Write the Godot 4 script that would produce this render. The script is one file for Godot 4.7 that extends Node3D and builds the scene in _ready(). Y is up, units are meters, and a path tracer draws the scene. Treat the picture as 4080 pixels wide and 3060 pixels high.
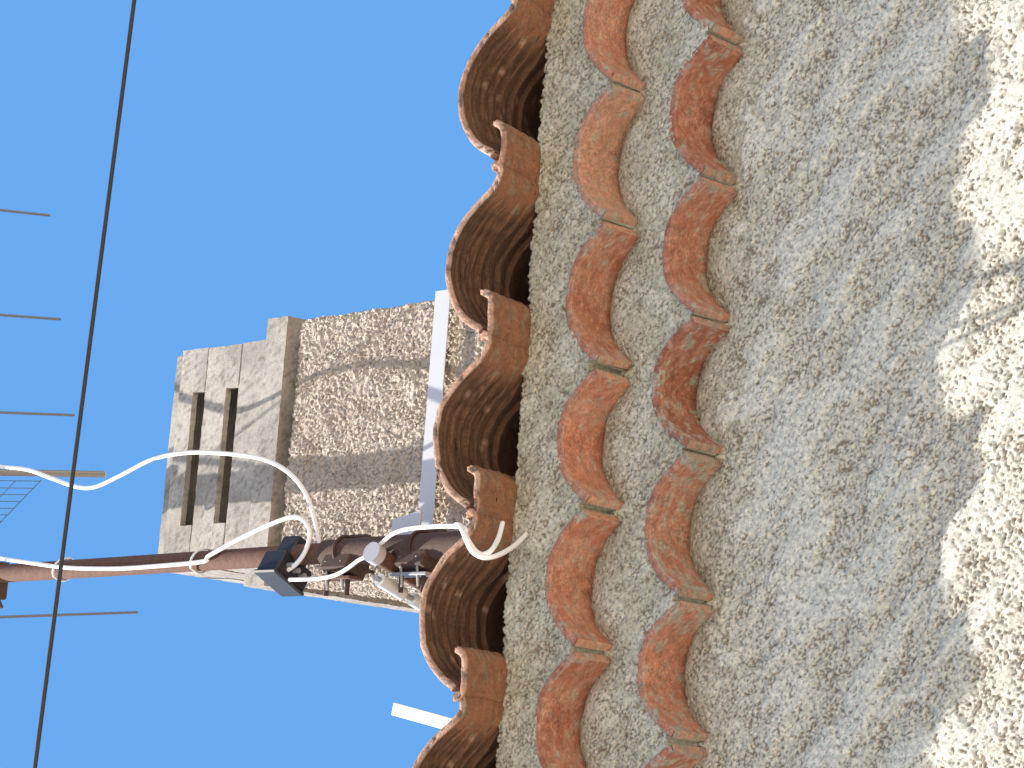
extends Node3D

const W1 := 0.14      # front of the upper cornice row, metres proud of the wall
const W2 := 0.07      # front of the lower cornice row
const F1 := 4.161     # height of the feet of the upper row of cornice tiles
const F2 := 4.022
const TT := 0.013     # thickness of a cornice tile
const TOP := 4.317    # top of the cornice mortar
const SLOPE := 0.262  # roof pitch, 15 degrees

var origin := Vector3.ZERO
var rng := RandomNumberGenerator.new()
var M := {}
var taken := {}

# ---------------------------------------------------------------- helpers
func numbered(called: String) -> String:
	var n: int = taken.get(called, 0)
	taken[called] = n + 1
	return called if n == 0 else "%s_%03d" % [called, n]

func thing(called: String, at: Vector3, label: String, category: String, group := "") -> Node3D:
	var o := Node3D.new()
	o.name = numbered(called)
	add_child(o)
	o.position = at
	origin = at
	o.set_meta("label", label)
	o.set_meta("category", category)
	if group != "": o.set_meta("group", group)
	return o

# meshes are laid out in house coordinates; the node's own base is taken off here
func part(called: String, mesh: Mesh, mat: Material, parent: Node3D, at := Vector3.ZERO) -> MeshInstance3D:
	var o := MeshInstance3D.new()
	o.name = called
	o.mesh = mesh
	o.material_override = mat
	o.position = at - origin
	o.cast_shadow = GeometryInstance3D.SHADOW_CASTING_SETTING_ON
	parent.add_child(o, true)
	return o

func noise(freq: float, sd: int, oct := 2, type := FastNoiseLite.TYPE_SIMPLEX_SMOOTH) -> FastNoiseLite:
	var n := FastNoiseLite.new()
	n.noise_type = type
	n.frequency = freq
	n.seed = sd
	n.fractal_type = FastNoiseLite.FRACTAL_FBM if oct > 1 else FastNoiseLite.FRACTAL_NONE
	n.fractal_octaves = oct
	return n

func lin(r: float, g: float, b: float) -> Color:
	return Color(r, g, b).linear_to_srgb()

func normal_tex(freq: float, sd: int, bump: float) -> NoiseTexture2D:
	var t := NoiseTexture2D.new()
	t.width = 512; t.height = 512; t.seamless = true
	t.noise = noise(freq, sd, 4)
	t.as_normal_map = true
	t.bump_strength = bump
	return t

# grey multiplier texture: fine grain and coarse cloudiness round a mean of about 0.85
func grain_tex(sd: int, fine: float, coarse: float, contrast: float) -> ImageTexture:
	var a := noise(fine, sd, 3).get_seamless_image(512, 512)
	var b := noise(coarse, sd + 7, 3).get_seamless_image(512, 512)
	var img := Image.create(512, 512, true, Image.FORMAT_RGB8)
	for y in 512:
		for x in 512:
			var va: float = a.get_pixel(x, y).r - 0.5
			var vb: float = b.get_pixel(x, y).r - 0.5
			var v: float = clampf(0.86 + contrast * (0.6 * va + 0.5 * vb), 0.2, 1.0)
			img.set_pixel(x, y, Color(v, v * (1.0 - 0.04 * vb), v * (1.0 - 0.08 * vb)))
	img.generate_mipmaps()
	return ImageTexture.create_from_image(img)

func mat(col: Color, rough: float, metal := 0.0, vcol := false) -> StandardMaterial3D:
	var m := StandardMaterial3D.new()
	m.albedo_color = col
	m.roughness = rough
	m.metallic = metal
	m.vertex_color_use_as_albedo = vcol
	return m

func worn(m: StandardMaterial3D, tex: Texture2D, nrm: Texture2D, scale: float, depth: float) -> StandardMaterial3D:
	m.uv1_triplanar = true
	m.uv1_world_triplanar = true
	m.uv1_scale = Vector3.ONE * scale
	if tex: m.albedo_texture = tex
	if nrm:
		m.normal_enabled = true
		m.normal_texture = nrm
		m.normal_scale = depth
	return m

func smooth_path(p: Array, n: int) -> PackedVector3Array:
	var out := PackedVector3Array()
	for i in p.size() - 1:
		var p0: Vector3 = p[maxi(i - 1, 0)]
		var p1: Vector3 = p[i]
		var p2: Vector3 = p[i + 1]
		var p3: Vector3 = p[mini(i + 2, p.size() - 1)]
		for k in n:
			out.append(p1.cubic_interpolate(p2, p0, p3, float(k) / n))
	out.append(p[p.size() - 1])
	return out

# a round bar swept along a path, capped at both ends
func tube(path: PackedVector3Array, r: float, sides := 12) -> ArrayMesh:
	var st := SurfaceTool.new()
	st.begin(Mesh.PRIMITIVE_TRIANGLES)
	tube_into(st, path, r, sides)
	st.generate_normals()
	return st.commit()

func tube_into(st: SurfaceTool, path: PackedVector3Array, r: float, sides: int) -> void:
	var rings: Array = []
	var side := Vector3.ZERO
	for i in path.size():
		var d: Vector3 = (path[mini(i + 1, path.size() - 1)] - path[maxi(i - 1, 0)]).normalized()
		if side == Vector3.ZERO:
			side = d.cross(Vector3.UP if absf(d.y) < 0.9 else Vector3.RIGHT).normalized()
		side = (side - d * side.dot(d)).normalized()
		var up := d.cross(side)
		var ring := PackedVector3Array()
		for k in sides:
			var a := TAU * k / sides
			ring.append(path[i] + (side * cos(a) + up * sin(a)) * r)
		rings.append(ring)
	st.set_smooth_group(0)
	for i in rings.size() - 1:
		var a: PackedVector3Array = rings[i]
		var b: PackedVector3Array = rings[i + 1]
		for k in sides:
			var l := (k + 1) % sides
			for v: Vector3 in [a[k], a[l], b[l], a[k], b[l], b[k]]: st.add_vertex(v)
	st.set_smooth_group(-1)
	for e in 2:
		var ring: PackedVector3Array = rings[0] if e == 0 else rings[rings.size() - 1]
		var c: Vector3 = path[0] if e == 0 else path[path.size() - 1]
		for k in sides:
			var l := (k + 1) % sides
			var q: Array = [c, ring[l], ring[k]] if e == 0 else [c, ring[k], ring[l]]
			for v: Vector3 in q: st.add_vertex(v)

func line(a: Vector3, b: Vector3) -> PackedVector3Array:
	return PackedVector3Array([a, b])

# box with chamfered edges, centred, in the frame t
func box(size: Vector3, c: float, t := Transform3D.IDENTITY) -> ArrayMesh:
	var st := SurfaceTool.new()
	st.begin(Mesh.PRIMITIVE_TRIANGLES)
	box_into(st, size, c, t)
	st.generate_normals()
	return st.commit()

func box_into(st: SurfaceTool, size: Vector3, c: float, t: Transform3D) -> void:
	var h := size * 0.5
	st.set_smooth_group(-1)
	var P := func(sx: int, sy: int, sz: int, ax: int) -> Vector3:
		var v := Vector3(sx * (h.x - c), sy * (h.y - c), sz * (h.z - c))
		if ax == 0: v.x = sx * h.x
		elif ax == 1: v.y = sy * h.y
		else: v.z = sz * h.z
		return t * v
	var quad := func(a: Vector3, b: Vector3, d: Vector3, e: Vector3) -> void:
		var m := (a + b + d + e) * 0.25 - t.origin
		if (b - a).cross(d - a).dot(m) > 0.0:
			for v: Vector3 in [a, d, b, a, e, d]: st.add_vertex(v)
		else:
			for v: Vector3 in [a, b, d, a, d, e]: st.add_vertex(v)
	for s in [-1, 1]:
		quad.call(P.call(s, -1, -1, 0), P.call(s, 1, -1, 0), P.call(s, 1, 1, 0), P.call(s, -1, 1, 0))
		quad.call(P.call(-1, s, -1, 1), P.call(1, s, -1, 1), P.call(1, s, 1, 1), P.call(-1, s, 1, 1))
		quad.call(P.call(-1, -1, s, 2), P.call(1, -1, s, 2), P.call(1, 1, s, 2), P.call(-1, 1, s, 2))
	for s in [-1, 1]:
		for q in [-1, 1]:
			quad.call(P.call(s, q, -1, 0), P.call(s, q, 1, 0), P.call(s, q, 1, 1), P.call(s, q, -1, 1))
			quad.call(P.call(s, -1, q, 0), P.call(s, 1, q, 0), P.call(s, 1, q, 2), P.call(s, -1, q, 2))
			quad.call(P.call(-1, s, q, 1), P.call(1, s, q, 1), P.call(1, s, q, 2), P.call(-1, s, q, 2))
			for r in [-1, 1]:
				var a: Vector3 = P.call(s, q, r, 0)
				var b: Vector3 = P.call(s, q, r, 1)
				var d: Vector3 = P.call(s, q, r, 2)
				if (b - a).cross(d - a).dot(a - t.origin) > 0.0:
					for v: Vector3 in [a, d, b]: st.add_vertex(v)
				else:
					for v: Vector3 in [a, b, d]: st.add_vertex(v)

# indexed grid of cols x rows vertices with normals from its own slopes
func grid_mesh(V: PackedVector3Array, colors: PackedColorArray, cols: int, rows: int, flip := false) -> ArrayMesh:
	var N := PackedVector3Array()
	N.resize(V.size())
	for i in rows:
		var iu := mini(i + 1, rows - 1) * cols
		var id := maxi(i - 1, 0) * cols
		for j in cols:
			var dx := V[i * cols + mini(j + 1, cols - 1)] - V[i * cols + maxi(j - 1, 0)]
			var dy := V[iu + j] - V[id + j]
			var n := dx.cross(dy)
			N[i * cols + j] = (-n if flip else n).normalized()
	var I := PackedInt32Array()
	I.resize((cols - 1) * (rows - 1) * 6)
	var k := 0
	for i in rows - 1:
		for j in cols - 1:
			var a := i * cols + j
			if flip:
				I[k] = a; I[k + 1] = a + 1; I[k + 2] = a + cols
				I[k + 3] = a + 1; I[k + 4] = a + cols + 1; I[k + 5] = a + cols
			else:
				I[k] = a; I[k + 1] = a + cols; I[k + 2] = a + 1
				I[k + 3] = a + 1; I[k + 4] = a + cols; I[k + 5] = a + cols + 1
			k += 6
	var arr := []
	arr.resize(Mesh.ARRAY_MAX)
	arr[Mesh.ARRAY_VERTEX] = V
	arr[Mesh.ARRAY_NORMAL] = N
	if colors.size() > 0: arr[Mesh.ARRAY_COLOR] = colors
	arr[Mesh.ARRAY_INDEX] = I
	var m := ArrayMesh.new()
	m.add_surface_from_arrays(Mesh.PRIMITIVE_TRIANGLES, arr)
	return m

# ---------------------------------------------------------------- cornice
func feet(row: Array, pitch: float) -> PackedFloat32Array:
	var a: Array = row.duplicate()
	while a[a.size() - 1] < 1.75: a.append(a[a.size() - 1] + pitch + rng.randf_range(-0.004, 0.004))
	while a[0] > -1.75: a.push_front(a[0] - pitch + rng.randf_range(-0.004, 0.004))
	return PackedFloat32Array(a)

# [left foot, right foot, height jitter, turn] of every tile of a row
func lay_row(f: PackedFloat32Array, rise: float) -> Array:
	var out := []
	for i in f.size() - 1:
		var gl := rng.randf_range(0.0012, 0.006)
		var gr := rng.randf_range(0.0012, 0.006)
		out.append([f[i] + gl, f[i + 1] - gr, rng.randf_range(-0.004, 0.004), rng.randf_range(-0.04, 0.04), rise + rng.randf_range(-0.003, 0.002)])
	return out

func cornice_tile_mesh(t: Array, zf: float, fy: float, sd: int, base: Color, smear: float) -> ArrayMesh:
	var c: float = (t[0] + t[1]) * 0.5
	var hw: float = (t[1] - t[0]) * 0.5
	var y0: float = fy + t[2]
	var rise: float = t[4]
	var n1 := noise(24.0, sd, 4)
	var n2 := noise(120.0, sd + 1, 2)
	var n3 := noise(14.0, sd + 2, 2)
	var cement := Color(0.43, 0.40, 0.31)
	var pale := Color(0.60, 0.35, 0.24)
	var na := 84
	var V := PackedVector3Array()
	var K := PackedColorArray()
	# loop round the section of the shell: inside arc at many depths, front rim, outside, foot faces
	var prof: Array = [[0.0, 0.11], [0.0, 0.012]]   # [inset 0 outer..1 inner, depth]
	prof = [[0.0, 0.10], [0.0, 0.006], [0.0, 0.0012], [0.06, 0.0], [0.3, 0.0], [0.7, 0.0], [0.94, 0.0], [1.0, 0.0012], [1.0, 0.004]]
	for k in 18: prof.append([1.0, 0.008 + k * 0.0042])
	prof.append([1.0, 0.12])
	for r in prof:
		for i in na + 1:
			var a: float = PI * i / na
			var ins: float = r[0] * TT
			var cx := sin((a - PI * 0.5) * 0.94) / sin(PI * 0.47) * -1.0
			var sy := sqrt(maxf(0.0, 1.0 - cx * cx))
			var hgt: float = rise * (1.0 - pow(absf(cx), 2.4))
			var slp: float = rise / hw * 2.4 * pow(absf(cx), 1.4) * signf(cx)
			var nl: float = sqrt(1.0 + slp * slp)
			var x: float = cx * hw - ins * slp / nl
			var y: float = hgt - ins / nl
			var wob: float = n3.get_noise_3d(cx * hw, sy * rise, r[1]) * 0.0025
			var p := Vector3(c + x, y0 + y + wob * sy, zf - r[1] + n1.get_noise_2d(cx, sy + 5.0) * 0.0015)
			p.x += r[1] * t[3]
			var s: float = n1.get_noise_3d(p.x * 1.0, p.y * 1.6, p.z * 1.6)
			var f: float = n2.get_noise_3dv(p)
			var col := base
			col = col.lerp(pale, clampf(0.38 + s * 1.2 + n3.get_noise_3dv(p + Vector3(3, 0, 0)) * 0.9, 0.0, 0.9) * 0.6)
			var dr: float = n2.get_noise_3d(cx * 0.05, r[1] * 1.6, 7.0)
			if dr > 0.18: col = col.lerp(pale, clampf((dr - 0.18) * 2.2, 0.0, 0.55))
			col = col * (1.0 + f * 0.12)
			# cement splashed and scraped on the clay, most of it near the joints
			var near: float = 0.30 * pow(absf(cx), 6.0)
			var cem: float = s + 0.55 * f + near
			var thr: float = 0.52 - smear
			if cem > thr:
				var w: float = clampf((cem - thr) * 12.0, 0.0, 0.9)
				col = col.lerp(cement, w)
				if r[0] > 0.9: p.y -= 0.0009 * w
			V.append(p)
			K.append(Color(clampf(col.r, 0, 1), clampf(col.g, 0, 1), clampf(col.b, 0, 1)))
	var m := grid_mesh(V, K, na + 1, prof.size(), true)
	# the two foot faces
	var st := SurfaceTool.new()
	st.begin(Mesh.PRIMITIVE_TRIANGLES)
	st.set_smooth_group(-1)
	for s in [-1.0, 1.0]:
		for k in 12:
			var d0: float = 0.001 + k * 0.0085
			var d1: float = d0 + 0.0085
			var col := base.lerp(cement if n1.get_noise_2d(s * 3.0, d0 * 3.0) + smear > 0.12 else pale, 0.65)
			st.set_color(col)
			var sl: float = rise / hw * 2.4
			var nf: float = sqrt(1.0 + sl * sl)
			var xo: float = c + s * hw
			var xi: float = c + s * (hw - TT * sl / nf)
			var yi: float = y0 - TT / nf
			var q: Array = [Vector3(xo + d0 * t[3], y0, zf - d0), Vector3(xi + d0 * t[3], yi, zf - d0), Vector3(xi + d1 * t[3], yi, zf - d1), Vector3(xo + d1 * t[3], y0, zf - d1)]
			for idx in ([0, 1, 2, 0, 2, 3] if s > 0 else [0, 2, 1, 0, 3, 2]): st.add_vertex(q[idx])
	st.generate_normals()
	var am: ArrayMesh = m
	st.commit(am)
	return am

# stuccoed wall and the mortar of the cornice as one relief: the height of the face over the wall plane
func wall_mesh(rows1: Array, rows2: Array) -> ArrayMesh:
	var us := PackedFloat32Array()
	var u := -1.7
	while u < 1.7:
		us.append(u)
		u += 0.0022 if absf(u + 0.0013) < 0.86 else 0.009
	var cols := us.size()
	var v0 := 3.22
	var rows := 500
	var B1 := PackedFloat32Array(); B1.resize(cols)
	var B2 := PackedFloat32Array(); B2.resize(cols)
	var X1 := PackedFloat32Array(); X1.resize(cols)
	var X2 := PackedFloat32Array(); X2.resize(cols)
	var Y1 := PackedFloat32Array(); Y1.resize(cols)
	var Y2 := PackedFloat32Array(); Y2.resize(cols)
	for pass_ in 2:
		var tiles: Array = rows1 if pass_ == 0 else rows2
		var fy: float = F1 if pass_ == 0 else F2
		for j in cols:
			var b: float = fy + 0.011
			var hi := -1.0
			var cs := 1.0
			for t: Array in tiles:
				var c: float = (t[0] + t[1]) * 0.5
				var hw: float = (t[1] - t[0]) * 0.5
				var x: float = (us[j] - c) / hw
				if absf(x) < 1.0:
					var hgt: float = t[4] * (1.0 - pow(absf(x), 2.4))
					var slp: float = t[4] / hw * 2.4 * pow(absf(x), 1.4)
					cs = 1.0 / sqrt(1.0 + slp * slp)
					b = maxf(fy + 0.004, fy + t[2] + hgt - 0.45 * TT / cs)
					hi = fy + t[2] + hgt - TT / cs
			if pass_ == 0:
				B1[j] = b; X1[j] = cs; Y1[j] = hi
			else:
				B2[j] = b; X2[j] = cs; Y2[j] = hi
	var nlump := noise(6.0, 11, 2)
	var ngrain := noise(42.0, 12, 3)
	var nfine := noise(260.0, 13, 2)
	var npit := noise(135.0, 14, 1)
	var ntrow := noise(7.0, 15, 4)
	var nspeck := noise(170.0, 16, 1)
	var nclus := noise(22.0, 19, 2)
	var ncoarse := noise(66.0, 23, 2)
	var nstain := noise(9.0, 17, 3)
	var nedge := noise(60.0, 18, 3)
	var V := PackedVector3Array(); V.resize(cols * (rows + 2))
	var K := PackedColorArray(); K.resize(cols * (rows + 2))
	var c_rough := Color(0.69, 0.665, 0.55)
	var c_smooth := Color(0.755, 0.75, 0.65)
	var c_cornice := Color(0.49, 0.47, 0.355)  # one darker, more olive tone for the whole cornice zone
	var c_speck := Color(0.26, 0.19, 0.115)
	for i in rows:
		var fr := float(i) / (rows - 1)
		for j in cols:
			var x := us[j]
			var y := v0 + (TOP - v0) * fr
			if i > rows - 6: y += nedge.get_noise_2d(x, 0.0) * 0.006 * (i - rows + 6) / 5.0
			var z := 0.0
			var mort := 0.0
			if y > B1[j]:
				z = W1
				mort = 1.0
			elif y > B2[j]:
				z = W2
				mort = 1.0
				if Y1[j] > 0.0:
					var d := (Y1[j] - y) * X1[j]
					if d < 0.1: z -= 0.022 * X1[j] * X1[j] * exp(-maxf(d, 0.0) / 0.018) * clampf((y - F1 + 0.03) / 0.03, 0.0, 1.0)
			else:
				if Y2[j] > 0.0:
					var d := (Y2[j] - y) * X2[j]
					if d < 0.1: z -= 0.022 * X2[j] * X2[j] * exp(-maxf(d, 0.0) / 0.018) * clampf((y - F2 + 0.03) / 0.03, 0.0, 1.0)
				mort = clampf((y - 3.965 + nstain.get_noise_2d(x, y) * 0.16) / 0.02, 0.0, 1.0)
			z += nlump.get_noise_2d(x, y) * (0.0045 if mort > 0.5 else 0.0035)
			# trowelled: a coat torn into pits, pressed flat in drawn-out patches
			var tx := (x * 0.72 + y * 0.69) * 1.5
			var ty := (-x * 0.69 + y * 0.72) * 0.6
			var tr := ntrow.get_noise_2d(tx, ty)
			var g := ngrain.get_noise_2d(x, y)
			var fi := nfine.get_noise_2d(x, y)
			var pn := npit.get_noise_2d(x, y * 1.15) + 0.18 * fi
			var cl := nclus.get_noise_2d(tx, ty * 1.4)
			var press := clampf((tr - 0.03 + cl * 0.25) * 9.0, 0.0, 1.0) * (1.0 - 0.5 * mort)
			var thr := lerpf(0.30, 0.62, press) - 0.50 * cl
			var h := g * lerpf(0.0016, 0.0005, press) + fi * 0.0004 + (tr * 0.003 + press * 0.0014) * (1.0 - 0.5 * mort)
			var pit := clampf((pn - thr) * 5.0, 0.0, 1.0)
			h -= pit * 0.0021
			var pc := ncoarse.get_noise_2d(x * 1.1, y) + cl * 0.35 - press * 0.12
			var gouge := clampf((pc - 0.30) * 6.0, 0.0, 1.0)
			h -= gouge * 0.0017
			z += h
			var col := c_rough.lerp(c_smooth, press * 0.9)
			var sta := nstain.get_noise_2d(x, y)
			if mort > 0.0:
				col = col.lerp(c_cornice.lerp(c_smooth, clampf((sta - 0.05) * 5.0, 0.0, 0.45)), mort * 0.75)
			# brown sand shows where the skin of the coat has come off
			var sp := nspeck.get_noise_2d(x, y) * 0.6 + maxf(pn - thr, (pc - 0.34) * 1.3)
			if sp > 0.14: col = col.lerp(c_speck, clampf((sp - 0.14) * 6.0, 0.0, 0.85))
			col = col * (1.0 + fi * 0.14)
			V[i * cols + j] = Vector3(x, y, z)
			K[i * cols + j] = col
	for e in 2:       # the top of the mortar, going back under the roof tiles
		for j in cols:
			var p := V[(rows - 1) * cols + j]
			V[(rows + e) * cols + j] = Vector3(p.x, p.y + 0.003 * (1 - e) - 0.03 * e, p.z - 0.012 - 0.05 * e)
			K[(rows + e) * cols + j] = c_cornice * 0.9
	return grid_mesh(V, K, cols, rows + 2)

# ---------------------------------------------------------------- roof tile
# one interlocking tile: barrel with a free lip on its left, pan with an upturned rib on its right
func roof_tile_mesh(sd: int, length: float) -> ArrayMesh:
	var key := [[-0.131, 0.027], [-0.1255, 0.033], [-0.117, 0.049], [-0.097, 0.073], [-0.062, 0.0945], [-0.022, 0.104], [0.018, 0.101], [0.052, 0.085], [0.081, 0.059], [0.101, 0.034], [0.113, 0.021], [0.124, 0.0140], [0.136, 0.0135], [0.1405, 0.025], [0.1465, 0.026], [0.1505, 0.0135], [0.182, 0.013], [0.198, 0.0135], [0.204, 0.018], [0.209, 0.029], [0.216, 0.030]]
	var pts: Array = []
	for k in key: pts.append(Vector3(k[0], k[1], 0.0))
	var prof := smooth_path(pts, 4)
	var n := prof.size()
	var nr := PackedVector3Array()
	for i in n:
		var d := (prof[mini(i + 1, n - 1)] - prof[maxi(i - 1, 0)]).normalized()
		nr.append(Vector3(d.y, -d.x, 0.0))     # to the underside
	var nw := noise(16.0, sd, 3)
	var nf := noise(70.0, sd + 3, 3)
	var nb := noise(9.0, sd + 5, 2)
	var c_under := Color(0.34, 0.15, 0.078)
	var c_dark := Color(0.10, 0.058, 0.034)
	var c_hollow_shade := Color(0.19, 0.092, 0.048)  # darker clay for the barrel hollows, their shade put into the colour
	var c_pale := Color(0.60, 0.385, 0.275)
	var c_lichen := Color(0.10, 0.085, 0.07)
	var c_green := Color(0.26, 0.25, 0.17)
	# [depth, thickness] : top side back to front, round the rim, then the stepped underside
	var run: Array = [[length, 0.0, 0], [0.20, 0.0, 0], [0.08, 0.0, 0], [0.03, 0.0, 0], [0.010, 0.0, 0], [0.003, 0.0006, 0], [0.0, 0.0025, 1], [0.0, 0.0065, 1], [0.0, 0.0105, 1], [0.002, 0.0125, 2], [0.004, 0.0085, 2], [0.016, 0.0075, 2], [0.0175, 0.0145, 2], [0.034, 0.0095, 2], [0.0355, 0.0175, 2], [0.054, 0.0115, 2], [0.056, 0.0205, 2], [0.076, 0.0135, 2], [0.078, 0.0235, 2], [0.10, 0.016, 2], [0.102, 0.026, 2], [0.13, 0.019, 2], [0.132, 0.029, 2], [0.16, 0.022, 2], [0.163, 0.031, 2], [0.20, 0.028, 2], [length, 0.025, 2]]
	var full: Array = []
	for k in run.size():
		full.append(run[k])
		if k + 1 < run.size() and run[k][2] == 2:
			for f: float in [0.12, 0.5, 0.88]: full.append([lerpf(run[k][0], run[k + 1][0], f), lerpf(run[k][1], run[k + 1][1], f), 2])
	run = full
	var V := PackedVector3Array()
	var K := PackedColorArray()
	for r in run:
		for i in n:
			var p := prof[i]
			var arch: float = clampf((p.y - 0.022) / 0.03, 0.0, 1.0)
			var th: float = r[1]
			var kind: int = r[2]
			if kind == 2:
				th = lerpf(0.0125, th, arch)
				# nibs and draw marks run along the pan
				if p.x > 0.11: th += 0.0022 * (sin(p.x * 330.0) * 0.5 + 0.5) * clampf((r[0] - 0.006) * 200.0, 0.0, 1.0)
			th = minf(th, 0.0125 + 0.02 * arch)
			var w1: float = nw.get_noise_3d(p.x, p.y, r[0])
			var fz: float = nf.get_noise_2d(p.x, p.y + r[1])
			var depth: float = r[0] + nw.get_noise_2d(p.x * 1.5, 9.0) * 0.0035 * clampf(1.0 - r[0] * 8.0, 0.0, 1.0)
			if kind == 2: depth += nb.get_noise_2d(p.x * 2.0, r[1] * 40.0 + 3.0) * 0.0035 * clampf(r[0] * 60.0 - 0.4, 0.0, 1.0)
			if kind == 1 and fz > 0.18: depth += (fz - 0.18) * 0.010
			var q := p + nr[i] * (th + w1 * 0.0012)
			q.y += nb.get_noise_2d(p.x, r[0]) * 0.003
			q.z = -depth - p.y * tan(SLOPE) * 0.5 * clampf(1.0 - r[0] * 4.0, 0.0, 1.0)     # front cut nearly plumb
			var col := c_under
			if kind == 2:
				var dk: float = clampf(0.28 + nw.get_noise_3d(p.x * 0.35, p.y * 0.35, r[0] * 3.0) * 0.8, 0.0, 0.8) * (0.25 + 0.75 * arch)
				col = c_under.lerp(c_hollow_shade, arch).lerp(c_dark, dk)  # arched undersides go darker than the pan: painted shade
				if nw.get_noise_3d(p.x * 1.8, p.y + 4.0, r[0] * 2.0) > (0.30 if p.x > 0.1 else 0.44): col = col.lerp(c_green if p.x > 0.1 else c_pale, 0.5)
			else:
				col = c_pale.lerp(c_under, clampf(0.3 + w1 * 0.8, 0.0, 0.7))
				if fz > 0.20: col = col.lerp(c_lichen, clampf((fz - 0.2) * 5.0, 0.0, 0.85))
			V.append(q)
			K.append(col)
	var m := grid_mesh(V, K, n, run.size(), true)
	# close the two long edges
	var st := SurfaceTool.new()
	st.begin(Mesh.PRIMITIVE_TRIANGLES)
	st.set_smooth_group(-1)
	var rows := run.size()
	for e in 2:
		var j := 0 if e == 0 else n - 1
		for k in 8:
			st.set_color(c_pale.lerp(c_under, 0.6))
			var a := V[(7 - k if k < 7 else 0) * n + j]
			var a2 := V[(6 - k if k < 6 else 0) * n + j]
			var b := V[mini(8 + k * 8, rows - 1) * n + j]
			var b2 := V[(mini(16 + k * 8, rows - 1) if k < 6 else rows - 1) * n + j]
			for v: Vector3 in [a, b, b2, a, b2, a2]: st.add_vertex(v)
	st.generate_normals()
	st.commit(m)
	return m

# ---------------------------------------------------------------- rough masonry blocks
# box whose faces are gridded and roughened; every vertex moves by a field of its position, so edges stay closed
func rough_box(lo: Vector3, hi: Vector3, cell: float, amp: float, freq: float, sd: int, cols: Array, speck: float, faces := [0, 1, 2, 3, 4, 5]) -> ArrayMesh:
	var n := noise(freq, sd, 3)
	var nl := noise(freq * 0.08, sd + 1, 2)
	var ns := noise(freq * 1.7, sd + 2, 1)
	var m := ArrayMesh.new()
	for f in faces:
		var ax: int = f / 2
		var pos: bool = f % 2 == 1
		var ua: int = (ax + 1) % 3
		var va: int = (ax + 2) % 3
		var nu := maxi(2, int((hi[ua] - lo[ua]) / cell) + 1)
		var nv := maxi(2, int((hi[va] - lo[va]) / cell) + 1)
		var V := PackedVector3Array()
		var K := PackedColorArray()
		for i in nv:
			for j in nu:
				var p := Vector3.ZERO
				p[ax] = hi[ax] if pos else lo[ax]
				p[ua] = lerpf(lo[ua], hi[ua], float(j) / (nu - 1))
				p[va] = lerpf(lo[va], hi[va], float(i) / (nv - 1))
				var a := n.get_noise_3dv(p)
				var b := n.get_noise_3d(p.x + 31.0, p.y, p.z)
				var c := n.get_noise_3d(p.x, p.y + 47.0, p.z)
				var l := nl.get_noise_3dv(p)
				var col: Color = (cols[0] as Color).lerp(cols[1], clampf(0.5 + l * 1.3 + a * 0.5, 0.0, 1.0))
				var s := ns.get_noise_3dv(p)
				if s > 0.36: col = col.lerp(cols[2], clampf((s - 0.36) * 6.0, 0.0, 1.0) * speck)
				V.append(p + Vector3(a, b, c) * amp + Vector3(l, 0.0, l) * amp * 0.6)
				K.append(col)
		var g := grid_mesh(V, K, nu, nv, not pos)
		m.add_surface_from_arrays(Mesh.PRIMITIVE_TRIANGLES, g.surface_get_arrays(0))
	return m

func merge(list: Array) -> ArrayMesh:
	var m := ArrayMesh.new()
	for a: ArrayMesh in list:
		for s in a.get_surface_count(): m.add_surface_from_arrays(Mesh.PRIMITIVE_TRIANGLES, a.surface_get_arrays(s))
	return m

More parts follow.
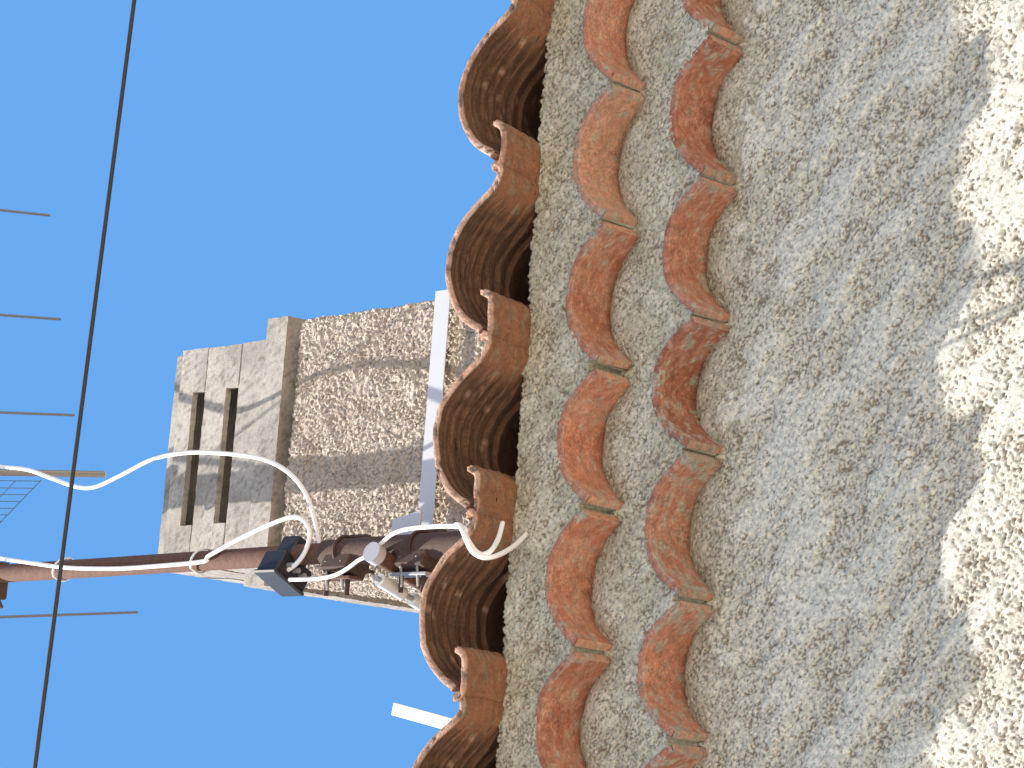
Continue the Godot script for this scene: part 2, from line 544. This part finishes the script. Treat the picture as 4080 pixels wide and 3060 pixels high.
# ================================================================ scene
func _ready() -> void:
	rng.seed = 20
	# camera: the phone was held on its side, so the top of the house points left
	var cam := Camera3D.new()
	cam.name = "camera"
	add_child(cam)
	cam.transform = Transform3D(Basis(Vector3(0.070207, -0.707419, -0.703299), Vector3(0.980353, -0.081351, 0.179692), Vector3(-0.184331, -0.702097, 0.687809)), Vector3(-0.686028, 1.732046, 2.694341))
	cam.fov = 18.84
	cam.near = 0.05
	cam.far = 2000.0
	cam.current = true

	var env := Environment.new()
	var sky_m := ProceduralSkyMaterial.new()
	sky_m.sky_top_color = lin(0.0545, 0.156, 0.341)
	sky_m.sky_horizon_color = lin(0.080, 0.184, 0.352)
	sky_m.sky_curve = 0.25
	sky_m.ground_bottom_color = lin(0.16, 0.14, 0.11)
	sky_m.ground_horizon_color = lin(0.20, 0.20, 0.19)
	sky_m.sun_angle_max = 1.0
	var sky := Sky.new()
	sky.sky_material = sky_m
	env.background_mode = Environment.BG_SKY
	env.sky = sky
	env.tonemap_mode = Environment.TONE_MAPPER_LINEAR
	env.tonemap_exposure = 2.6
	env.sdfgi_enabled = true
	env.ssao_enabled = true
	env.ssil_enabled = true
	var we := WorldEnvironment.new()
	we.name = "world_environment"
	we.environment = env
	add_child(we)

	var sun := DirectionalLight3D.new()
	sun.name = "sun"
	sun.light_energy = 1.44
	sun.light_color = Color(1.0, 0.96, 0.915)
	sun.light_angular_distance = 0.5
	sun.shadow_enabled = true
	add_child(sun)
	sun.look_at_from_position(Vector3.ZERO, Vector3(0.42, -0.88, -0.30), Vector3(0, 0, 1))

	# materials
	var clay_tex := grain_tex(3, 0.045, 0.012, 0.55)
	var grit_tex := grain_tex(5, 0.11, 0.02, 0.7)
	var clay_n := normal_tex(0.05, 21, 5.0)
	var grit_n := normal_tex(0.09, 22, 6.0)
	M.stucco = worn(mat(Color.WHITE, 0.97, 0.0, true), grit_tex, grit_n, 9.0, 0.14)
	M.clay = worn(mat(Color.WHITE, 0.9, 0.0, true), clay_tex, clay_n, 7.0, 0.45)
	M.concrete = worn(mat(Color.WHITE, 0.95, 0.0, true), grain_tex(9, 0.16, 0.03, 0.35), grit_n, 6.0, 0.5)
	M.rust = worn(mat(lin(0.15, 0.07, 0.043), 0.9), clay_tex, clay_n, 9.0, 0.25)
	M.rust_dark = worn(mat(lin(0.10, 0.06, 0.045), 0.9), clay_tex, clay_n, 12.0, 0.3)
	M.zinc = worn(mat(lin(0.50, 0.52, 0.55), 0.55, 0.0), null, null, 5.0, 0.0)
	M.bolt = mat(lin(0.36, 0.36, 0.34), 0.45, 0.6)
	M.bolt_rust = mat(lin(0.055, 0.03, 0.022), 0.8)
	M.white = mat(lin(0.80, 0.79, 0.76), 0.45)
	M.white_cap = mat(lin(0.46, 0.47, 0.49), 0.45)
	M.sleeve = mat(lin(0.58, 0.62, 0.60), 0.5)
	M.black = mat(lin(0.012, 0.013, 0.017), 0.6)
	M.box = mat(lin(0.022, 0.025, 0.032), 0.5)
	M.rod = mat(lin(0.17, 0.17, 0.19), 0.45, 0.4)
	M.boom = mat(lin(0.26, 0.24, 0.21), 0.45, 0.3)
	M.blue = mat(lin(0.07, 0.17, 0.30), 0.5)
	M.tie = mat(lin(0.62, 0.66, 0.66), 0.4)
	M.ground = worn(mat(lin(0.69, 0.61, 0.48), 0.95), grit_tex, null, 0.6, 0.0)
	M.hollow_dark = worn(mat(lin(0.075, 0.05, 0.034), 0.9), grit_tex, null, 3.0, 0.0)  # dark tone that deepens the shade inside the tile hollows
	M.plain = worn(mat(lin(0.50, 0.465, 0.39), 0.95), grit_tex, grit_n, 4.0, 0.8)

	# ground
	origin = Vector3.ZERO
	var gp := PlaneMesh.new()
	gp.size = Vector2(600, 600)
	var g := part("ground", gp, M.ground, self)
	g.set_meta("kind", "structure")
	g.set_meta("label", "pale dry ground in front of the house")

	build_house()
	print("house done")
	build_mast()
	build_antennas()
	build_cables()

func build_house() -> void:
	var house := thing("house", Vector3.ZERO, "cream stuccoed house with two rows of clay arches under its tiled eave", "house")
	var r1 := lay_row(feet([-0.4255, -0.206, 0.013, 0.247, 0.474], 0.2245), 0.072)
	var r2 := lay_row(feet([-0.556, -0.343, -0.118, 0.094, 0.315, 0.547], 0.2215), 0.077)
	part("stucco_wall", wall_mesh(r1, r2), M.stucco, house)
	# the rest of the wall and the body behind it
	part("wall_core", box(Vector3(3.4, 4.22, 5.0), 0.01), M.plain, house, Vector3(0, 2.11, -2.56))
	part("lower_wall", box(Vector3(3.4, 3.23, 0.058), 0.004), M.plain, house, Vector3(0, 1.615, -0.0295))
	# cornice tiles
	var bases := [Color(0.49, 0.19, 0.112), Color(0.52, 0.22, 0.14), Color(0.45, 0.165, 0.095), Color(0.51, 0.195, 0.11)]
	for pass_ in 2:
		var rows: Array = r1 if pass_ == 0 else r2
		for i in rows.size():
			var t: Array = rows[i]
			var c: float = (t[0] + t[1]) * 0.5
			var base: Color = bases[rng.randi() % 4]
			if pass_ == 0 and absf(c - 0.36) < 0.05: base = Color(0.60, 0.31, 0.20)
			base = base * rng.randf_range(0.86, 1.12)
			if pass_ == 1: base = base * 0.92
			var smear := rng.randf_range(-0.02, 0.10) if pass_ == 0 else rng.randf_range(0.06, 0.2)
			if pass_ == 1 and c < 0.2: smear += 0.16
			part("cornice_tile", cornice_tile_mesh(t, (W1 if pass_ == 0 else W2) + 0.002, F1 if pass_ == 0 else F2, 100 + pass_ * 50 + i, base, smear), M.clay, house)
	# roof: deck coloured dark to deepen the shade under the tiles, then two courses of tiles
	var deck := Transform3D(Basis(Vector3.RIGHT, SLOPE), Vector3(0, 4.303, 0.135))
	part("roof_deck", box(Vector3(3.3, 0.05, 3.2), 0.004, deck * Transform3D(Basis.IDENTITY, Vector3(0, -0.026, -1.62))), M.hollow_dark, house)
	var meshes: Array = []
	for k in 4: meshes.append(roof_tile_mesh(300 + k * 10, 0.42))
	var crowns := [-0.371, -0.091, 0.187, 0.473]
	var cx := []
	for k in 4: cx.append(crowns[0] - 0.281 * (4 - k))
	cx.append_array(crowns)
	for k in 4: cx.append(crowns[3] + 0.283 * (k + 1))
	for course in 2:
		for i in cx.size():
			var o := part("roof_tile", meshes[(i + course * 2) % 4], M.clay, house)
			o.rotation = Vector3(SLOPE + rng.randf_range(-0.01, 0.01), rng.randf_range(-0.012, 0.012), rng.randf_range(-0.012, 0.012))
			var back := 0.36 * course
			o.position = Vector3(cx[i], 4.279 + rng.randf_range(-0.003, 0.003) + back * sin(SLOPE) + 0.018 * course, 0.252 + rng.randf_range(-0.004, 0.004) - back * cos(SLOPE)) - origin
	part("added_light_stop", box(Vector3(3.3, 0.24, 0.10), 0.01, Transform3D(Basis(Vector3.RIGHT, SLOPE), Vector3(0, 4.54, -0.545))), M.hollow_dark, house)  # unseen block added to keep sky light out of the tile hollows
	# chimney
	var ch := Node3D.new()
	ch.name = "chimney"
	house.add_child(ch)
	ch.set_meta("label", "rendered chimney with slotted concrete cap rings")
	var zf := -0.30
	var zb := -0.96
	var render_c := [Color(0.54, 0.46, 0.37), Color(0.62, 0.545, 0.455), Color(0.22, 0.165, 0.12)]
	var conc := [Color(0.40, 0.375, 0.33), Color(0.56, 0.525, 0.465), Color(0.15, 0.125, 0.10)]
	part("shaft", rough_box(Vector3(-0.243, 4.2, zb + 0.01), Vector3(0.306, 5.44, zf - 0.008), 0.0032, 0.0064, 130.0, 61, render_c, 0.7), M.concrete, ch)
	part("shaft_collar", rough_box(Vector3(-0.236, 5.43, zb + 0.02), Vector3(0.298, 5.472, zf - 0.05), 0.008, 0.002, 60.0, 62, conc, 0.5), M.concrete, ch)
	part("cap_slab", rough_box(Vector3(-0.251, 5.470, zb - 0.02), Vector3(0.319, 5.537, zf + 0.004), 0.008, 0.0016, 70.0, 63, conc, 0.5), M.concrete, ch)
	var ys := [5.540, 5.624, 5.741, 5.835]
	for k in 3:
		var y0: float = ys[k]
		var y1: float = ys[k + 1] - 0.004
		var j := rng.randf_range(-0.003, 0.003)
		var x0 := -0.212 + j
		var x1 := 0.277 + j
		var t := 0.014
		var slot: float = 0.0 if k == 0 else 0.040
		var list: Array = []
		var sd := 70 + k * 10
		if slot == 0.0:
			list.append(rough_box(Vector3(x0, y0, zf - t), Vector3(x1, y1, zf), 0.008, 0.0015, 70.0, sd, conc, 0.5))
			list.append(rough_box(Vector3(x0, y0, zb), Vector3(x0 + t, y1, zf - t), 0.012, 0.0015, 70.0, sd + 1, conc, 0.5))
		else:
			# front: a lintel over the slot and a pier at either side; the same along the left flank
			list.append(rough_box(Vector3(x0, y0 + slot, zf - t), Vector3(x1, y1, zf), 0.008, 0.0015, 70.0, sd, conc, 0.5))
			list.append(rough_box(Vector3(x0, y0, zf - t), Vector3(-0.114, y0 + slot, zf), 0.008, 0.0012, 70.0, sd, conc, 0.5))
			list.append(rough_box(Vector3(0.180, y0, zf - t), Vector3(x1, y0 + slot, zf), 0.008, 0.0012, 70.0, sd, conc, 0.5))
			list.append(rough_box(Vector3(x0, y0 + slot, zb), Vector3(x0 + t, y1, zf - t), 0.012, 0.0015, 70.0, sd + 1, conc, 0.5))
			list.append(rough_box(Vector3(x0, y0, zb), Vector3(x0 + t, y0 + slot, zb + 0.12), 0.012, 0.0012, 70.0, sd + 1, conc, 0.5))
			list.append(rough_box(Vector3(x0, y0, zf - 0.13), Vector3(x0 + t, y0 + slot, zf - t), 0.012, 0.0012, 70.0, sd + 1, conc, 0.5))
		list.append(rough_box(Vector3(x1 - t, y0, zb), Vector3(x1, y1, zf - t), 0.03, 0.001, 70.0, sd + 2, conc, 0.5))
		list.append(rough_box(Vector3(x0 + t, y0, zb), Vector3(x1 - t, y1, zb + t), 0.03, 0.001, 70.0, sd + 3, conc, 0.5))
		part("cap_ring", merge(list), M.concrete, ch)
	part("cap_lid", rough_box(Vector3(-0.205, 5.832, zb + 0.008), Vector3(0.270, 5.862, zf - 0.008), 0.02, 0.0015, 70.0, 99, conc, 0.5), M.concrete, ch)

func build_mast() -> void:
	var base := Vector3(-0.2055, 4.70, -0.17)
	var o := thing("antenna_mast", base, "rusty brown antenna mast strapped to the chimney", "mast")
	var top := Vector3(-0.2285, 6.75, -0.17)
	part("pole", tube(line(base, top), 0.0205, 24), M.rust, o)
	# wider sleeve at the foot
	var on := func(y: float) -> Vector3: return base.lerp(top, (y - base.y) / (top.y - base.y))
	part("foot_sleeve", tube(line(on.call(4.70), on.call(5.13)), 0.0255, 24), M.rust_dark, o)
	# strap round the chimney
	var st := SurfaceTool.new()
	st.begin(Mesh.PRIMITIVE_TRIANGLES)
	var y := 4.984
	var fz := -0.286
	box_into(st, Vector3(0.584, 0.041, 0.0025), 0.0006, Transform3D(Basis(Vector3.RIGHT, 0.05), Vector3(0.025, y, fz)))
	box_into(st, Vector3(0.0025, 0.041, 0.70), 0.0006, Transform3D(Basis.IDENTITY, Vector3(0.3165, y, fz - 0.35)))
	box_into(st, Vector3(0.0025, 0.041, 0.70), 0.0006, Transform3D(Basis.IDENTITY, Vector3(-0.267, y, fz - 0.35)))
	box_into(st, Vector3(0.590, 0.041, 0.0025), 0.0006, Transform3D(Basis.IDENTITY, Vector3(0.028, y, fz - 0.70)))
	st.generate_normals()
	part("chimney_strap", st.commit(), M.zinc, o)
	part("strap_plate", box(Vector3(0.05, 0.075, 0.006), 0.001, Transform3D(Basis(Vector3.UP, 0.25) * Basis(Vector3.BACK, 0.25), Vector3(-0.166, 4.925, -0.185))), M.white_cap, o)
	# the two clamps: saddle block, U bolt and its nuts
	for cy: float in [5.075, 4.865]:
		var c: Vector3 = on.call(cy)
		var cl := part("clamp", box(Vector3(0.075, 0.05, 0.02), 0.003, Transform3D(Basis.IDENTITY, c + Vector3(0, 0, -0.034))), M.rust_dark, o)
		var u: Array = []
		for k in 13:
			var a := PI * k / 12.0
			u.append(Vector3(c.x + cos(a) * 0.0295, cy, c.z + sin(a) * 0.0295))
		u.push_front(Vector3(c.x + 0.0295, cy, c.z - 0.075))
		u.append(Vector3(c.x - 0.0295, cy, c.z - 0.075))
		part("u_bolt", tube(PackedVector3Array(u), 0.0036, 8), M.bolt_rust, o)
		part("saddle", box(Vector3(0.034, 0.075, 0.055), 0.003, Transform3D(Basis(Vector3.UP, 0.4), c + Vector3(-0.030, -0.005, 0.004))), M.rust_dark, o)
		for s: float in [-0.022, 0.022]:
			part("bolt", tube(line(c + Vector3(-0.020, s, 0.028), c + Vector3(-0.075, s, 0.018)), 0.003, 8), M.bolt, o)
		part("flange", box(Vector3(0.006, 0.10, 0.035), 0.001, Transform3D(Basis.IDENTITY, c + Vector3(-0.052, 0.0, 0.012))), M.bolt if cy < 5.0 else M.rust, o)
		for s: float in [-0.03, 0.03]:
			part("nut", tube(line(c + Vector3(-0.050, s, 0.014), c + Vector3(-0.085, s, 0.014)), 0.005, 6), M.bolt_rust, o)
	# arm that holds the foot off the chimney, capped in front
	var a0 := Vector3(-0.225, 4.915, -0.098)
	var a1 := Vector3(-0.305, 4.945, -0.40)
	part("bracket_arm", tube(line(a0 + (a1 - a0) * 0.04, a1), 0.0165, 16), M.rust, o)
	var d := (a1 - a0).normalized()
	part("arm_cap", tube(line(a0 - d * 0.004, a0 + d * 0.016), 0.0195, 20), M.white_cap, o)
	var off := Vector3(-0.040, -0.004, 0.008)
	part("arm_sleeve", tube(line(a0 + off + d * 0.03, a0 + off + d * 0.10), 0.0125, 12), M.sleeve, o)
	part("arm_sleeve", tube(line(a0 + off + d * 0.125, a0 + off + d * 0.25), 0.0125, 12), M.sleeve, o)
	part("arm_rod", tube(line(a0 + off + d * 0.02, a0 + off + d * 0.26), 0.0055, 10), M.bolt, o)
	# clamp that carries the antennas at the head of the mast
	var h: Vector3 = on.call(6.275)
	part("head_clamp", box(Vector3(0.085, 0.045, 0.055), 0.004, Transform3D(Basis.IDENTITY, h + Vector3(-0.014, 0.012, 0.0))), M.bolt_rust, o)
	for s: float in [-0.004, 0.022]:
		part("head_bolt", tube(line(h + Vector3(-0.045, s, 0.0), h + Vector3(-0.075, s, -0.02)), 0.004, 8), M.bolt_rust, o)
	for q in [[-0.02, 6.005], [-0.02, 5.515]]:
		var c: Vector3 = on.call(q[1])
		var loop: Array = []
		for k in 17:
			var a := TAU * k / 16.0
			loop.append(c + Vector3(cos(a) * 0.0245, -0.018 * cos(a) * 0.6, sin(a) * 0.0245 + (0.006 if sin(a) > 0.6 else 0.0)))
		part("cable_tie", tube(PackedVector3Array(loop), 0.0026, 6), M.tie, o)

	# amplifier box on the mast
	var k0 := Vector3(-0.247, 5.267, -0.110)
	var f := Vector3(0.889, 0, -0.458)
	var sdir := Vector3(-0.458, 0, -0.889)
	var amp := thing("amplifier_box", k0 + Vector3(0, -0.06, 0), "small black antenna amplifier box clamped to the mast", "junction box")
	var bs := Basis(f, Vector3.UP, -sdir)
	var ctr := k0 + f * 0.024 + sdir * 0.0415 + Vector3(0, -0.03, 0)
	part("housing", box(Vector3(0.048, 0.062, 0.083), 0.004, Transform3D(bs, ctr)), M.black, amp)
	part("cover", box(Vector3(0.008, 0.068, 0.089), 0.003, Transform3D(bs, ctr - f * 0.026)), M.box, amp)
	part("mast_clamp", box(Vector3(0.05, 0.05, 0.05), 0.004, Transform3D(bs, ctr + f * 0.045)), M.black, amp)
	for s: float in [0.012, 0.030, 0.048]:
		part("socket", tube(line(k0 + f * 0.024 + sdir * (s + 0.01) + Vector3(0, -0.058, 0), k0 + f * 0.024 + sdir * (s + 0.01) + Vector3(0, -0.075, 0)), 0.0055, 10), M.bolt, amp)

	# flat white bar on the roof
	var wb := thing("white_bar", Vector3(-0.566, 4.354, 0.06), "flat white bar standing up behind the roof tiles, clear of the mast", "bar")
	var lean := Basis(Vector3.BACK, -0.162)
	part("bar", box(Vector3(0.021, 0.30, 0.004), 0.0008, Transform3D(lean, Vector3(-0.518, 4.6505, 0.06) - lean * Vector3(0, 0.15, 0))), M.white, wb)

func build_antennas() -> void:
	# aerial with its rods lying front to back, boom across the mast above the picture
	var yb := 6.50
	var h := Vector3(0.14, 0.0, -0.99)
	var across := Vector3(0.99, 0.0, 0.14)
	var mp := Vector3(-0.2255, yb, -0.17)
	var o := thing("rod_antenna", mp, "television aerial with long thin grey rods, above the mast clamp", "antenna")
	var bo := mp + Vector3(0, 0.0, 0.031)
	part("boom", tube(line(bo - across * 0.35, bo + across * 1.15), 0.010, 12), M.boom, o)
	# far ends of the rods
	for e: Vector3 in [Vector3(0.690, yb, -0.347), Vector3(0.441, yb, -0.410), Vector3(0.213, yb, -0.479), Vector3(-0.245, yb, -0.727)]:
		var tt := (bo - e).dot(h) + 0.0
		var mid := e + h * tt
		part("rod", tube(line(e, mid + (mid - e)), 0.0034, 8), M.rod, o)
	# second aerial with a fine wire reflector
	var yu := 6.512
	var t := thing("grid_antenna", Vector3(0.02, yu, -0.14), "television aerial with a fine blue wire grid beside its boom", "antenna")
	var e0 := Vector3(0.087, yu + 0.018, -0.604)
	part("boom", tube(line(e0, e0 - h * 0.75), 0.0085, 12), M.boom, t)
	part("boom_tip", tube(line(e0 + h * 0.003, e0 - h * 0.012), 0.0078, 12), M.white_cap, t)
	var tips: Array = [Vector3(0.039, yu, -0.411), Vector3(0.019, yu, -0.394), Vector3(0.001, yu, -0.379), Vector3(-0.018, yu, -0.363), Vector3(-0.037, yu, -0.346), Vector3(-0.055, yu, -0.331), Vector3(-0.073, yu, -0.315)]
	for k in tips.size():
		part("wire", tube(line(tips[k], tips[k] - h * (0.36 - 0.016 * k)), 0.0012, 6), M.blue, t)
	var d: Vector3 = ((tips[6] as Vector3) - (tips[0] as Vector3)).normalized()
	part("edge_wire", tube(line((tips[0] as Vector3) - d * 0.004, (tips[6] as Vector3) + d * 0.06), 0.0014, 6), M.blue, t)
	part("edge_wire", tube(line((tips[0] as Vector3) - h * 0.07, (tips[6] as Vector3) - h * 0.07 + d * 0.05), 0.0010, 6), M.blue, t)
	part("cross_wire", tube(line(Vector3(0.10, yu - 0.002, -0.18), Vector3(-0.14, yu - 0.002, -0.21)), 0.004, 6), M.boom, t)

	# overhead cable
	var a := Vector3(0.360, 4.240, 1.0)
	var b := Vector3(-0.665, 4.281, 1.0)
	var dir := (a - b).normalized()
	var w := thing("overhead_cable", b - dir * 5.0, "taut black overhead cable crossing in front of the sky and mast", "cable")
	part("cable", tube(line(b - dir * 5.0, a + dir * 5.0), 0.0029, 10), M.black, w)

func build_cables() -> void:
	var ca := [Vector3(0.044, 6.450, -0.180), Vector3(0.028, 6.329, -0.180), Vector3(0.014, 6.212, -0.180), Vector3(-0.010, 6.115, -0.180), Vector3(-0.035, 6.012, -0.180), Vector3(-0.039, 5.940, -0.180), Vector3(-0.019, 5.850, -0.180), Vector3(0.010, 5.738, -0.180), Vector3(0.017, 5.626, -0.180), Vector3(0.010, 5.515, -0.180), Vector3(-0.009, 5.376, -0.180), Vector3(-0.041, 5.284, -0.180), Vector3(-0.088, 5.221, -0.180), Vector3(-0.149, 5.182, -0.180), Vector3(-0.208, 5.161, -0.180)]
	var a := thing("coaxial_cable", ca[14], "white cable in a wide loose loop across the slotted chimney cap", "cable", "white antenna cables")
	part("cable", tube(smooth_path(ca, 6), 0.0046, 10), M.white, a)
	var cb := [Vector3(-0.174, 6.344, -0.142), Vector3(-0.192, 6.226, -0.142), Vector3(-0.209, 6.075, -0.142), Vector3(-0.221, 5.949, -0.142), Vector3(-0.227, 5.777, -0.142), Vector3(-0.225, 5.615, -0.142), Vector3(-0.220, 5.477, -0.142), Vector3(-0.209, 5.460, -0.142), Vector3(-0.177, 5.363, -0.142), Vector3(-0.151, 5.266, -0.142), Vector3(-0.141, 5.204, -0.142), Vector3(-0.153, 5.167, -0.142), Vector3(-0.178, 5.150, -0.142), Vector3(-0.209, 5.160, -0.142), Vector3(-0.233, 5.184, -0.142), Vector3(-0.246, 5.213, -0.142)]
	var b := thing("coaxial_cable", cb[15], "white cable tied along the brown mast, looping into the black box", "cable", "white antenna cables")
	part("cable", tube(smooth_path(cb, 6), 0.0046, 10), M.white, b)
	var cc := [Vector3(-0.265, 5.185, -0.130), Vector3(-0.265, 5.111, -0.130), Vector3(-0.262, 5.046, -0.120), Vector3(-0.251, 4.996, -0.110), Vector3(-0.237, 4.960, -0.105), Vector3(-0.228, 4.936, -0.106), Vector3(-0.202, 4.893, -0.106), Vector3(-0.195, 4.842, -0.080), Vector3(-0.199, 4.739, -0.020), Vector3(-0.215, 4.571, 0.080), Vector3(-0.234, 4.413, 0.180), Vector3(-0.252, 4.301, 0.258), Vector3(-0.265, 4.282, 0.272), Vector3(-0.280, 4.270, 0.272), Vector3(-0.292, 4.259, 0.268), Vector3(-0.295, 4.250, 0.262), Vector3(-0.287, 4.246, 0.250), Vector3(-0.267, 4.259, 0.225), Vector3(-0.237, 4.277, 0.200)]
	var c := thing("coaxial_cable", cc[18], "white cable from the black box over the eave, its end curling under a tile", "cable", "white antenna cables")
	part("cable", tube(smooth_path(cc, 6), 0.0040, 10), M.white, c)
	var cd := [Vector3(-0.2365, 4.376, 0.205), Vector3(-0.250, 4.302, 0.266), Vector3(-0.270, 4.273, 0.281), Vector3(-0.290, 4.260, 0.279), Vector3(-0.300, 4.246, 0.272), Vector3(-0.299, 4.236, 0.258), Vector3(-0.287, 4.243, 0.225), Vector3(-0.268, 4.264, 0.180), Vector3(-0.247, 4.281, 0.143)]
	var e := thing("coaxial_cable", cd[8], "white cable hooked over the eave, its end reaching the mortar", "cable", "white antenna cables")
	part("cable", tube(smooth_path(cd, 6), 0.0040, 10), M.white, e)
